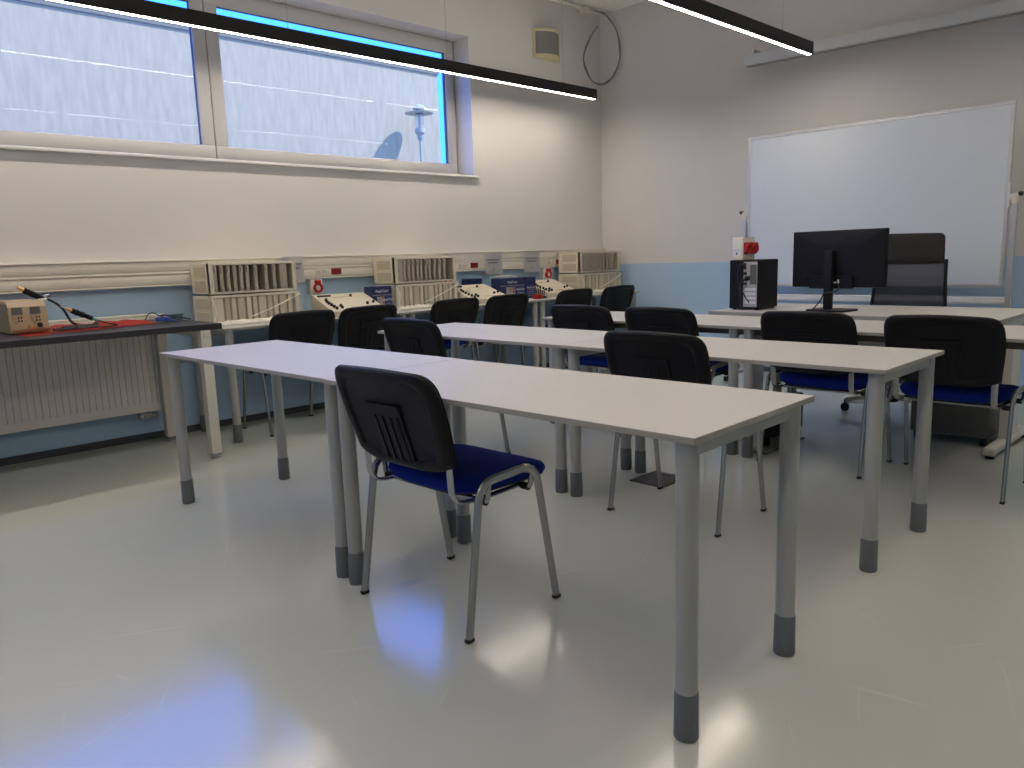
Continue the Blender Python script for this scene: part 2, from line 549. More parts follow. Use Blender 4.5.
# ------------------------------------------------------------------ linear lamps
def linear_lamp(x, y0, y1, label):
    t = thing('linear_lamp', label, 'ceiling light', (x, 0, 0), 0, 'black linear pendant lamps')
    z0, z1 = 2.6, 2.685
    bm = NB()
    bx(bm, -.030, .030, y0, y1, z0 + .006, z1, .002, 1)
    bx(bm, -.030, -.015, y0, y1, z0 - .003, z0 + .007); bx(bm, .015, .030, y0, y1, z0 - .003, z0 + .007)
    obj('housing', bm, 'black_metal', t)
    bm = NB(); bx(bm, -.0155, .0155, y0 + .004, y1 - .004, z0 - .002, z0 + .004); obj('light_strip', bm, 'led', t, 0)
    bm = NB(); bx(bm, -.020, .020, y0 + .05, y1 - .05, z1 - .002, z1 + .001); obj('added_uplight', bm, 'added_up_led', t, 0)  # added upward glow, brightens the ceiling and upper walls
    k = int((y1 - y0) / 1.5)
    for i in range(k + 1):
        y = y1 - .45 - i * (y1 - y0 - .9) / k
        w = NB(); cyl(w, (0, y, z1), (0, y, RZ), .0012, n=6); cyl(w, (0, y, z1), (0, y, z1 + .02), .006, .003, n=10)
        obj('suspension_wire', w, 'wire', t)
    return t


linear_lamp(.41, -8.4, -.60, 'long black linear lamp hanging in front of the window')
linear_lamp(2.50, -8.4, -.555, 'black linear lamp hanging from the ceiling before the white screen case')
linear_lamp(4.80, -8.4, -.60, 'black linear lamp third from the window wall, above the teacher side')


# ------------------------------------------------------------------ tables
def make_table(L, D, H, name, label, cat, group, rails=False):
    """laminate table: origin at one near corner on the floor, length along +x, depth along +y"""
    t = thing(name, label, cat, (0, 0, 0), 0, group)
    bm = NB()
    bx(bm, 0.001, L - .001, 0, D, H - .0155, H, .0012, 1, mi=1)
    for f in bm.faces:
        if f.normal.z > .9 and f.calc_center_median().z > H - .001:
            f.material_index = 0
    bm.normal_update()
    for f in bm.faces:
        f.material_index = 0 if f.normal.z > .9 else 1
    obj('tabletop', bm, ['laminate', 'edge'], t, 0)
    e = .046
    zt = H - .0155
    for sx in (e, L - e):
        for sy in (e, D - e):
            bm = NB(); cyl(bm, (sx, sy, .115), (sx, sy, zt), .0262, n=28)
            lg = obj('leg', bm, 'leg', t)
            bm = NB(); lathe(bm, [(.028, 0), (.0298, .004), (.0285, .112), (.0262, .117)], sx, sy, 28)
            obj('foot_sleeve', bm, 'foot', lg)
    for sx in (e, L - e):
        bm = NB(); bx(bm, sx - .012, sx + .012, e + .02, D - e - .02, zt - .042, zt, .002, 1); obj('end_rail', bm, 'leg', t)
    for sy in (e + .03, D - e - .03) if rails else ():
        bm = NB(); bx(bm, e + .01, L - e - .01, sy - .012, sy + .012, zt - .036, zt - .002, .002, 1); obj('long_rail', bm, 'dark_steel', t)
    return t


TL, TD = 1.4347, .6067


def put(t, x, y, rz):
    t.location = (x, y, 0); t.rotation_euler = (0, 0, rz)


def row_pos(ax, ay, at, k):
    return ax + math.cos(at) * TL * k, ay + math.sin(at) * TL * k


G = 'pale laminate classroom tables'
A = (1.5754, -5.2781, .0212); B = (1.5174, -4.0052, .0077); Cc = (1.785, -2.868, 0.0)
T_A = make_table(TL, TD, .75, 'classroom_table', 'window-end table of the nearest row, without a chair at its near side', 'table', G)
put(T_A, *row_pos(*A, 0), A[2])
dup(T_A, (A[0] + math.cos(A[2]) * TL + .001, A[1] + math.sin(A[2]) * TL - .007, 0), A[2], 'right-hand table of the nearest row, one chair tucked under its near side')
T_B = make_table(TL, TD, .734, 'classroom_table', 'window-end table of the middle row, one chair at its near side', 'table', G)
put(T_B, *row_pos(*B, 0), B[2])
dup(T_B, (*row_pos(*B, 1), 0), B[2], 'right-hand table of the middle row, its free end before the far chairs')
T_C = make_table(TL, TD, .734, 'classroom_table', 'window-end table of the row in front of the teacher desk', 'table', G, True)
put(T_C, *row_pos(*Cc, 0), Cc[2])
dup(T_C, (*row_pos(*Cc, 1), 0), Cc[2], 'right-hand table pushed against the front of the teacher desk')
# lab benches along the window wall: length along -y from the near end, turned a quarter
GB = 'lab benches along the window wall'
bench = make_table(1.446, .607, .755, 'lab_bench', 'lab bench under the equipment racks, next to the black worktop', 'table', GB)
bench.location = (.63, -4.535, 0); bench.rotation_euler = (0, 0, PI / 2)
dup(bench, (.63, -3.088, 0), PI / 2, 'middle lab bench along the window wall, the second rack on it')
dup(bench, (.63, -1.641, 0), PI / 2, 'lab bench along the window wall in the far corner')


# ------------------------------------------------------------------ stacking chairs
def make_chair(label):
    t = thing('stacking_chair', label, 'chair', (0, 0, 0), 0, 'black and blue stacking chairs')
    # seat pad and its black shell
    out = rounded([(-.232, -.165), (.232, -.165), (.225, .235), (-.225, .235)], [.13, .13, .09, .09], 8)

    def seat_fn(u, v, w):
        dip = -.24 * max(0, v - .06) ** 1.5 + .10 * max(0, -v - .10) ** 1.3 + .12 * u * u
        return (u, v, w + dip - .018)
    bm = NB(); body(bm, out, [(.74, .441), (.88, .444), (.96, .453), (1, .472), (.99, .484), (.955, .493), (.86, .499), (.6, .500), (.25, .498)], seat_fn)
    obj('seat', bm, 'blue_fabric', t)
    bm = NB(); body(bm, out, [(.3, .434), (.78, .434), (.86, .438), (.885, .445), (.86, .450)], seat_fn)
    obj('seat_shell', bm, 'black_plastic', t)
    # backrest: shell behind, padded fabric in front
    ob = rounded([(-.226, .536), (-.14, .512), (.14, .512), (.226, .536), (.247, .70), (.239, .825), (.0, .837), (-.239, .825), (-.247, .70)],
                 [.018, .06, .06, .018, .10, .085, .2, .085, .10], 6)

    def back_fn(u, v, w):
        # u across, v up, w = how far towards the back
        y = -.208 - .31 * (v - .50) + .38 * u * u - w
        return (u, y, v)
    bm = NB(); body(bm, ob, [(.3, .012), (.76, .012), (.785, .014), (.81, .021), (.86, .025), (.93, .024), (.975, .018), (1, .006), (.99, 0), (.9, -.002), (.3, -.002)], back_fn)
    br = obj('backrest', bm, 'black_plastic', t)
    bm = NB(); body(bm, ob, [(.9, -.001), (.97, -.002), (.98, -.007), (.96, -.014), (.9, -.018), (.7, -.021), (.3, -.022)], back_fn)
    obj('back_cushion', bm, 'black_fabric', br)
    bm = NB()
    oc = rounded([(-.078, .52), (.078, .52), (.078, .715), (-.078, .715)], .012, 4)
    plate(bm, oc, .010, .018, back_fn)
    plate(bm, rounded([(-.080, .704), (.080, .704), (.080, .720), (-.080, .720)], .004, 2), .014, .024, back_fn)
    for k in range(4):
        xx = -.054 + k * .036
        plate(bm, rounded([(xx - .008, .53), (xx + .008, .53), (xx + .008, .68), (xx - .008, .68)], .005, 3), .014, .0205, back_fn)
    obj('bracket_cover', bm, 'black_plastic', br)
    # oval tube frames
    for s in (-1, 1):
        p = fillet([(s * .264, -.215, .010), (s * .258, -.143, .483), (s * .258, .102, .492), (s * .264, .182, .010)], [.06, .07], 8)
        bm = NB(); sweep(bm, p, .0145, .009, axis=(1, 0, 0), n=12); sf = obj('side_frame', bm, 'chrome', t)
        for yy in (-.2155, .1825):
            bm = NB(); bx(bm, s * .264 - .0092, s * .264 + .0092, yy - .0142, yy + .0142, 0, .012, .003, 2); obj('foot_cap', bm, 'black_plastic', sf)
        q = fillet([(s * .202, -.214, .60), (s * .202, -.203, .424), (s * .202, -.10, .414), (s * .202, .09, .416)], [.07, .03], 8)
        bm = NB(); sweep(bm, q, .006, .014, axis=(1, 0, 0), n=12); obj('back_support', bm, 'chrome', t)
    for yy, z in ((-.105, .416), (.085, .418)):
        bm = NB(); sweep(bm, fillet([(-.258, yy, .488), (-.250, yy, z), (.250, yy, z), (.258, yy, .488)], .02, 6), .009, axis=(0, 1, 0), n=12); cyl(bm, (.215, yy, z), (.244, yy, z), .0125, n=14, mi=1); cyl(bm, (-.215, yy, z), (-.244, yy, z), .0125, n=14, mi=1)
        obj('cross_tube', bm, ['chrome', 'black_plastic'], t)
    return t


chair = make_chair('black and blue chair nearest of all, tucked under the nearest table row')
chair.location = (3.408, -5.018, 0); chair.rotation_euler = (0, 0, .03)
GC = 'black and blue stacking chairs'
for (x, y, rz, lab) in (
    (3.508, -3.785, .03, 'black and blue chair tucked under the right-hand table of the middle row'),
    (1.925, -3.795, .01, 'black and blue chair at the window end of the middle table row'),
    (2.165, -2.645, .0, 'black-backed chair at the far row, at its window end'),
    (2.755, -2.645, .0, 'black-backed chair at the far row, second from its window end'),
    (3.622, -2.645, .0, 'black and blue chair at the far row, straight in front of the monitor'),
    (4.232, -2.645, .0, 'black and blue chair at the far row, right of the free table end'),
    (.40, -4.010, PI / 2, 'black chair at the lab bench before the first equipment rack'),
    (.40, -3.490, PI / 2, 'black chair at the lab bench before the first control console'),
    (.40, -2.677, PI / 2, 'black chair at the lab bench before the second equipment rack'),
    (.40, -2.105, PI / 2 , 'black chair at the lab bench before the row of navy cartons'),
    (.40, -1.250, PI / 2, 'black chair at the lab bench before the third console'),
    (.40, -0.600, PI / 2, 'black chair at the lab bench in the far corner'),
):
    dup(chair, (x, y, 0), rz, lab, GC)

# ------------------------------------------------------------------ black worktop by the window, radiator
t = thing('worktop_table', 'black-topped work table on white square legs over the radiator', 'table', (0, 0, 0))
bm = NB(); bx(bm, .03, .885, -6.6, -4.66, .778, .812, .002, 1); obj('worktop', bm, 'counter', t)
for (lx, ly) in ((.855, -4.76), (.155, -4.755), (.855, -6.5), (.155, -6.5)):
    bm = NB(); bx(bm, lx - .03, lx + .03, ly - .03, ly + .03, .028, .778, .003, 1)
    lg = obj('leg', bm, 'white_metal', t)
    bm = NB(); lathe(bm, [(.026, 0), (.026, .008), (.010, .014), (.010, .03)], lx, ly, 20); obj('levelling_foot', bm, 'steel', lg)
bm = NB()
bx(bm, .12, .89, -4.775, -4.735, .735, .778, .002, 1)
obj('frame_rail', bm, 'white_metal', t)

t = thing('radiator', 'white ribbed panel radiator on the wall below the black worktop', 'radiator', (0, 0, .018))
bm = NB()
ys = -6.5
prof = []
while ys < -4.80:
    prof += [(ys, .118), (ys + .027, .118), (ys + .030, .111), (ys + .034, .111), (ys + .037, .118)]
    ys += .037
ye = ys
front = [[bm.verts.new((x, y, z)) for (y, x) in prof] for z in (.255, .715)]
ring_faces(bm, front, close_ends=False, closed_loop=False)
bx(bm, .03, .1105, -6.5, ye, .20, .735, .004, 1)
bx(bm, .11, .119, -6.5, ye, .20, .258, .003, 1); bx(bm, .11, .119, -6.5, ye, .713, .74, .003, 1)
bx(bm, .025, .12, ye, ye + .012, .195, .74, .004, 1)
bx(bm, .025, .12, -6.5, ye + .012, .73, .74, .002, 1)
obj('panel', bm, 'radiator', t)
bm = NB()
cyl(bm, (.075, -4.90, .21), (.075, -4.90, .165), .010); cyl(bm, (.075, -4.85, .21), (.075, -4.85, .165), .010)
bx(bm, .055, .095, -4.915, -4.835, .155, .185, .005, 2)
cyl(bm, (.075, -4.83, .170), (.075, -4.80, .170), .016); cyl(bm, (.095, -4.875, .168), (.115, -4.875, .168), .013)
obj('valve', bm, 'steel', t)
bm = NB(); bx(bm, 0.002, .03, -6.2, -6.12, .25, .65); bx(bm, 0.002, .03, -5.2, -5.12, .25, .65); obj('bracket', bm, 'steel', t)

# ------------------------------------------------------------------ wall trunking with outlets
t = thing('cable_trunking', 'white three-ridge cable trunking along the window wall', 'cable trunking', (0, 0, 0))
bm = NB()
TZ0, TZ1 = 1.022, 1.193
bx(bm, 0.0, .050, -8.8, -.02, TZ0, TZ1, .004, 2)
for a, b in ((TZ0 + .012, TZ0 + .07), (TZ0 + .098, TZ1 - .012)):
    bx(bm, .045, .055, -8.8, -.02, a, b, .003, 2)
bx(bm, .045, .060, -8.8, -.02, TZ1 - .010, TZ1 + .001, .003, 2)
bx(bm, .045, .058, -8.8, -.02, TZ0, TZ0 + .008, .003, 2)
bx(bm, .045, .058, -8.8, -.02, TZ0 + .078, TZ0 + .090, .003, 2)
obj('duct', bm, 'white_plastic', t)
for y in (-3.42, -1.985, -.84):
    bm = NB(); bx(bm, .05, .062, y + .028, y + .115, TZ0 + .028, TZ0 + .074, .002, 1)
    for k in (0, 1):
        yy = y + .05 + k * .042
        cyl(bm, (.062, yy, TZ0 + .051), (.0635, yy, TZ0 + .051), .014)
    o = obj('red_outlet', bm, 'dark_red', t); o['label'] = 'dark red double outlet'
    bm = NB()
    for k in (0, 1):
        yy = y - .085 + k * .055
        bx(bm, .052, .061, yy - .024, yy + .024, TZ0 + .028, TZ0 + .074, .003, 1)
        cyl(bm, (.0605, yy, TZ0 + .051), (.0625, yy, TZ0 + .051), .017, mi=1)
        cyl(bm, (.062, yy - .007, TZ0 + .051), (.0635, yy - .007, TZ0 + .051), .003, mi=2, n=8)
        cyl(bm, (.062, yy + .007, TZ0 + .051), (.0635, yy + .007, TZ0 + .051), .003, mi=2, n=8)
    obj('white_outlet', bm, ['white_plastic', 'white_metal', 'ink'], t)


def cee(y, label):
    t = thing('power_socket', label, 'socket', (0, y, 0), 0, 'red industrial sockets on the window wall')
    bm = NB(); bx(bm, 0, .055, -.05, .05, .905, 1.020, .005, 2); obj('box', bm, 'white_plastic', t)
    bm = NB()
    path = [(.080 + .003 * math.cos(a), .029 * math.cos(a), .955 + .029 * math.sin(a)) for a in [2 * PI * k / 28 for k in range(29)]]
    sweep(bm, path, .009, .013, axis=(1, 0, 0), n=10)
    cyl(bm, (.054, 0, .955), (.075, 0, .955), .030, .028, mi=0)
    bx(bm, .06, .095, -.020, .020, .985, 1.012, .004, 2)
    o = obj('collar', bm, 'red', t); o['label'] = 'red round collar'
    bm = NB(); cyl(bm, (.074, 0, .955), (.082, 0, .955), .019); obj('socket_face', bm, 'white_plastic', t)


cee(-3.53, 'red-ringed power socket under the trunking, right of the first rack')
cee(-2.245, 'red power socket half hidden behind the second equipment rack')
cee(-.95, 'red-ringed power socket under the trunking, left of the corner rack')


def paper(y0, y1, z0, z1, label, tilt=0.0):
    t = thing('paper_notice', label, 'paper', (.062, (y0 + y1) / 2, z1), 0, 'paper notices on the trunking')
    w = (y1 - y0) / 2; h = z1 - z0
    bm = NB()
    rows = []
    for k in range(9):
        v = k / 8
        rows.append([bm.verts.new((.006 * v * v, -w + 2 * w * j / 4 + tilt * v, -h * v)) for j in range(5)])
    ring_faces(bm, rows, close_ends=False, closed_loop=False)
    r = bmesh.ops.solidify(bm, geom=bm.faces[:], thickness=.0006)
    obj('sheet', bm, 'paper', t)
    bm = NB()
    for zz, a in ((.30, .78), (.345, .70), (.44, .66), (.47, .5)):
        bx(bm, .0025, .0034, -w * a, w * a, -h * zz - .0022, -h * zz + .0022)
    bx(bm, .0050, .0060, -.004, .004, -h * .80, -h * .72)
    obj('printed_lines', bm, 'ink', t, 0)


paper(-3.80, -3.63, 1.0, 1.20, 'white paper sheet behind the right end of the first rack')
paper(-1.795, -1.575, .985, 1.178, 'paper notice with two printed lines, left one of the pair over the cartons', .012)
paper(-1.285, -1.06, .985, 1.178, 'paper notice with two printed lines, right one of the pair near the red socket')


# ------------------------------------------------------------------ equipment racks
def rack_shell(t, D, W, H):
    """open-fronted sub-rack: origin at its back near corner on the bottom, depth +x, width +y"""
    bm = NB()
    bx(bm, 0, D, 0, W, H - .014, H, .002, 1); bx(bm, 0, D, 0, W, 0, .012, .002, 1)
    bx(bm, 0, D, 0, .010, .010, H - .012); bx(bm, 0, D, W - .010, W, .010, H - .012)
    bx(bm, D - .03, D + .004, 0, .028, 0, H, .002, 1); bx(bm, D - .03, D + .004, W - .028, W, 0, H, .002, 1)
    obj('frame', bm, 'rack', t)
    bm = NB(); bx(bm, .0, .03, .011, W - .011, .012, H - .014); obj('back_panel', bm, 'card_dark', t)
    for a, b in ((.10, .44), (.56, .90)):
        bm = NB(); bx(bm, .05, D - .05, -.003, .002, H * a, H * b, .001, 1); obj('end_panel', bm, 'rack_panel', t)


def make_rack(label, gaps):
    t = thing('equipment_rack', label, 'equipment rack', (0, 0, 0), 0, 'card racks on the lab benches')
    D, W, H = .285, .622, .200
    rack_shell(t, D, W, H)
    y = .034
    for k, g in enumerate(gaps):
        bm = NB()
        if g == 'w':
            bx(bm, .03, D - .012, y, y + .052, .014, H - .016, .002, 1); bx(bm, D - .014, D - .004, y + .012, y + .04, .08, .12, .002, 1)
            step = .056
        else:
            bx(bm, .03, D - .02, y, y + .003, .014, H - .016)
            bx(bm, D - .022, D - .006, y - .003, y + .021, .014, H - .016, .002, 1)
            bx(bm, D - .008, D + .006, y + .002, y + .017, H - .062, H - .026, .002, 1)
            bx(bm, D - .008, D + .004, y + .002, y + .017, .022, .040, .002, 1)
            step = g
        obj('card_module', bm, 'card', t)
        y += step
    return t


def make_wrapped(label):
    t = thing('wrapped_rack', label, 'equipment rack', (0, 0, 0), 0, 'film-wrapped racks under the card racks')
    D, W, H = .295, .628, .192
    rack_shell(t, D, W, H)
    y = .035
    k = 0
    while y < W - .07:
        bm = NB(); w_ = .03 if k % 3 else .05
        bx(bm, .03, D - .015, y, y + w_, .014, H - .016, .003, 1)
        obj('card_module', bm, 'rack_panel' if k % 2 else 'rack', t)
        y += w_ + .014; k += 1
    # crumpled film: a skin around front and ends, and a bunched skirt lying on the bench
    rnd = random.Random(5)
    bm = NB()
    path = [(.02, -.03), (.10, -.045), (.20, -.04), (D, -.022), (D + .015, .0), (D + .016, .15), (D + .017, .32), (D + .016, .5), (D + .016, W), (D, W + .02), (.15, W + .03), (.02, W + .02)]
    pp = smooth_path([(a, b, 0) for a, b in path], 5)
    rows = []
    for zi in range(7):
        v = zi / 6
        rows.append([bm.verts.new((p.x + rnd.uniform(-.004, .006) + .012 * (1 - v) ** 2, p.y + rnd.uniform(-.005, .005), .004 + (H + .002) * v + rnd.uniform(-.003, .003))) for p in pp])
    ring_faces(bm, rows, close_ends=False, closed_loop=False)
    obj('plastic_film', bm, 'film', t, 25)
    bm = NB()
    rows = []
    NY = 26
    for i in range(7):
        v = i / 6
        rows.append([bm.verts.new((D + .012 + v * (.05 + .02 * math.sin(j * .9)), -.03 + (W + .05) * j / NY, max(.002, .030 * math.sin(v * PI) * (.7 + .18 * math.sin(j * 1.7 + i * 2.1)) + rnd.uniform(0, .010)))) for j in range(NY + 1)])
    ring_faces(bm, rows, close_ends=False, closed_loop=False)
    o = obj('film_skirt', bm, 'film_dense', t, 25); o['label'] = 'bunched plastic film along the bench'
    bm = NB()
    sweep(bm, smooth_path([(D + .022, .26, .045), (D + .03, .40, .09), (D + .024, .60, .165), (D + .02, W, .178)], 6), .0035, n=8)
    obj('tape', bm, 'tape', t)
    bm = NB()
    sweep(bm, smooth_path([(D + .02, -.01, .18), (D + .03, .012, .11), (D + .026, .0, .03)], 5), .004, n=8)
    obj('tape', bm, 'tape', t)
    return t


gaps1 = [.045, .045, .045, .045, .042, .060, .075, .060, .055, 'w']
gaps2 = ['w', .043, .043, .045, .036, .050, .036, .052, .052, .050, .04]
gaps3 = [.034, .036, .034, .036, .034, .036, .034, .036, .044, .06, .045, .04, .03]
W0 = make_wrapped('film-wrapped lower rack under the first card rack, taped across its front')
W0.location = (.062, -4.483, .757)
R0 = make_rack('beige card rack next to the black worktop, a wide gap among its cards', gaps1)
R0.location = (.067, -4.481, .960)
dup(W0, (.062, -3.012, .757), 0, 'film-wrapped lower rack under the second card rack, beside the navy carton')
R1 = make_rack('beige card rack second from the black worktop, its cards evenly spaced', gaps2); R1.location = (.067, -3.010, .960)
dup(W0, (.062, -.790, .757), 0, 'film-wrapped lower rack in the far corner')
R2 = make_rack('beige card rack in the far corner, closely filled with cards', gaps3); R2.location = (.067, -.788, .960)


# ------------------------------------------------------------------ control consoles
def make_console(label):
    t = thing('control_console', label, 'console', (0, 0, 0), 0, 'sloping control consoles on the lab benches')
    D, W = .36, .42
    bm = NB()
    prof = [(0, 0), (D, 0), (D + .01, .040), (.03, .150), (0, .150)]
    for z_in, ww in ((0, 0),):
        a = [bm.verts.new((x, 0, z)) for x, z in prof]; b = [bm.verts.new((x, W, z)) for x, z in prof]
    ring_faces(bm, [a, b])
    obj('case', bm, 'cream', t, 20)
    sl = math.atan2(.11, D - .02)

    def on(u, v, h=0):   # u from the front edge up the slope (0..1), v along the width
        return Vector((D + .008 - u * (D - .02) + h * math.sin(sl), v * W, .042 + u * .108 + h * math.cos(sl)))
    for i, (u, v) in enumerate(((.12, .13), (.22, .12), (.32, .11), (.42, .10), (.52, .10), (.15, .24), (.25, .25), (.80, .66), (.30, .78), (.36, .92), (.62, .12))):
        bm = NB(); cyl(bm, on(u, v), on(u, v, .018), .011, .009, n=14); obj('knob', bm, 'knob', t)
    bm = NB()
    p0, p1 = on(.88, .06), on(.88, .30)
    bx(bm, p0.x - .012, p0.x + .012, p0.y, p1.y, p0.z - .004, p0.z + .010, .002, 1); obj('terminal_strip', bm, 'knob', t)
    bm = NB()
    for k in range(8):
        q = on(.14, .42 + k * .055); cyl(bm, q, q + Vector((0, 0, .005)), .004, n=8)
    obj('red_jacks', bm, 'red', t)
    bm = NB()
    for k in range(9):
        q = on(.78, .32 + k * .04); cyl(bm, q, q + Vector((0, 0, .004)), .004, n=8)
    obj('grey_jacks', bm, 'grey_cable', t)
    return t


c0 = make_console('sloping cream control console with black knobs, between first rack and navy carton')
c0.location = (.17, -3.655, .757); c0.rotation_euler = (0, 0, -.12)
dup(c0, (.15, -2.345, .757), -.03, 'sloping cream control console between second rack and row of navy cartons')
dup(c0, (.10, -1.375, .757), -.03, 'sloping cream control console left of the corner rack')


# ------------------------------------------------------------------ navy cartons
def carton(x0, x1, y0, y1, z0, z1, label, picture=True, words_=True):
    t = thing('instrument_carton', label, 'carton', (x0, y0, z0), 0, 'navy instrument cartons on the lab benches')
    D, W, H = x1 - x0, y1 - y0, z1 - z0
    bm = NB(); bx(bm, 0, D, 0, W, 0, H, .002, 1); obj('box', bm, 'navy', t, 0)
    bm = NB(); bx(bm, D * .02, D * .98, W * .02, W * .98, H - .001, H + .003); obj('lid_flap', bm, 'navy', t, 0)
    e = D + .0005
    rot = (PI / 2, 0, PI / 2)
    if picture:
        bm = NB(); bx(bm, D - .001, e, W * .24, W * .60, H * .10, H * .60); o = obj('picture_panel', bm, 'carton_photo', t, 0); o['label'] = 'grey product picture'
        bm = NB()
        for k in range(3):
            bx(bm, D, e + .0006, W * .50, W * .58, H * (.16 + .16 * k), H * (.26 + .16 * k))
        obj('red_print', bm, 'red', t, 0)
        bm = NB(); bx(bm, D - .001, e, W * .66, W * .99, H * .04, H * .66); obj('text_panel', bm, 'carton_side', t, 0)
        bm = NB(); bx(bm, D, e + .0003, W * .02, W * .99, H * .655, H * .675)
        for k in range(3):
            bx(bm, D, e + .0006, W * .70, W * .95, H * (.30 - .08 * k), H * (.315 - .08 * k))
        obj('print_rule', bm, 'carton_photo', t, 0)
        text('lettering', 'PeakTech', .030, (e + .0006, W * .50, H * .82), rot, 'white_ink', t)
        text('lettering', 'PeakTech', .026, (e + .0008, W * .82, H * .47), rot, 'white_ink', t)
    else:
        bm = NB(); bx(bm, D - .001, e, W * .06, W * .94, H * .06, H * .62); obj('text_panel', bm, 'carton_side', t, 0)
        bm = NB()
        for k in range(4):
            bx(bm, D, e + .0006, W * .2, W * .8, H * (.40 - .09 * k), H * (.415 - .09 * k))
        obj('print_rule', bm, 'carton_photo', t, 0)
        if words_:
            text('lettering', 'PeakTech', .026 * min(1, W / .14), (e + .0008, W * .5, H * .52), rot, 'white_ink', t)
    return t


carton(.27, .375, -3.25, -3.065, .757, .945, 'navy instrument carton with a grey picture, between first console and second rack')
carton(.03, .14, -2.05, -1.90, .757, .952, 'plain navy carton behind the second console, pushed back to the wall', False)
carton(.25, .365, -1.895, -1.585, .757, .948, 'navy carton with a grey and red picture, in the row left of the third console')
carton(.25, .372, -1.58, -1.445, .757, .948, 'narrow navy carton at the right end of its row, beside the third console', False)
bm = NB()
sweep(bm, smooth_path([(.2, -1.86, .957), (.25, -1.80, .968), (.3, -1.75, .966), (.24, -1.70, .962), (.2, -1.74, .970), (.27, -1.66, .966), (.31, -1.62, .958)], 6), .005, n=8)
tag(obj('coiled_lead', bm, 'white_plastic'), 'white lead coiled on top of the pictured navy carton', 'cable')
# small red bits on the benches
t = thing('red_clip_tray', 'small red plastic tray on the bench beside the first console', 'tray', (.40, -3.765, .757), .1)
bm = NB(); bx(bm, -.06, .06, -.05, .05, 0, .004, .001, 1); bx(bm, -.06, -.055, -.05, .05, 0, .035); bx(bm, .055, .06, -.05, .05, 0, .035); bx(bm, -.06, .06, -.05, -.045, 0, .035); bx(bm, -.06, .06, .045, .05, 0, .035)
obj('tray', bm, 'red', t)
bm = NB(); cyl(bm, (-.03, -.03, .03), (.03, .02, .045), .012, n=10); obj('clip', bm, 'red', t)
bm = NB()
bx(bm, .48, .55, -1.605, -1.545, .757, .795, .004, 2)
for k in range(3):
    bx(bm, .48, .55, -1.60 + .02 * k, -1.596 + .02 * k, .794, .798)
tag(obj('red_component_box', bm, 'red'), 'small bright red box beside the narrow navy carton', 'box')
bm = NB()
for k in range(5):
    cyl(bm, (.44 + .01 * k, -1.50 + .012 * k, .757), (.43 + .012 * k, -1.50 + .013 * k, .83 + .012 * (k % 3)), .005, n=8)
bx(bm, .42, .50, -1.515, -1.435, .757, .775, .004, 1)
tag(obj('test_lead_stand', bm, 'cable'), 'little stand of black test leads between carton and third console', 'test leads')

# ------------------------------------------------------------------ things on the black worktop
t = thing('soldering_station', 'tan soldering station with two small displays on the black worktop', 'soldering station', (.42, -5.545, .820), 0)
t.scale = (1, .77, 1)
# faces the camera side: front plane +x, slightly sloped top
bm = NB()
prof = [(-.20, 0), (.09, 0), (.105, .02), (.085, .14), (.06, .165), (.03, .172), (-.20, .172)]
a = [bm.verts.new((x, -.135, z)) for x, z in prof]; b = [bm.verts.new((x, .10, z)) for x, z in prof]
ring_faces(bm, [a, b]); obj('case', bm, 'tan_case', t, 30)
bm = NB(); bx(bm, -.20, .075, -.139, -.133, .004, .160, .002, 1); obj('side_panel', bm, 'brown_case', t)


def front_pt(y, z, off=0.0):
    f = (z - .02) / .12
    return Vector((.105 - .02 * f + off, y, z))


for y in (-.085, .025):
    bm = NB(); p = front_pt(y, .118)
    q0, q1 = front_pt(y, .10), front_pt(y, .138)
    vs_ = [(q0.x, y - .03, q0.z), (q0.x, y + .035, q0.z), (q1.x, y + .035, q1.z), (q1.x, y - .03, q1.z)]
    ff = [bm.verts.new(Vector(v) + Vector((.002, 0, 0))) for v in vs_]; bb = [bm.verts.new(Vector(v) - Vector((.004, 0, 0))) for v in vs_]
    ring_faces(bm, [bb, ff]); obj('display', bm, 'lcd', t, 0)
    for k in range(4):
        p = front_pt(y + .005 + .018 * (k % 2), .082 - .017 * (k // 2))
        bm = NB(); cyl(bm, p, p + Vector((.005, 0, .001)), .005, n=12); obj('button', bm, 'cable', t)
    bm = NB(); pth = [front_pt(y - .03 + .02 * (1 - math.cos(k * PI / 12)), .11 - .055 * math.sin(k * PI / 12), .001) for k in range(0, 10)]
    sweep(bm, pth, .002, n=6); obj('trim_line', bm, 'brown_case', t)
bm = NB(); p = front_pt(-.02, .035); cyl(bm, p, p + Vector((.03, 0, 0)), .010, n=14); cyl(bm, p + Vector((.03, 0, 0)), p + Vector((.045, 0, 0)), .007, n=14); obj('connector', bm, 'brass', t)
bm = NB(); p = front_pt(.04, .04); cyl(bm, p, p + Vector((.03, .0, 0)), .013, n=14); obj('plug', bm, 'cable', t)

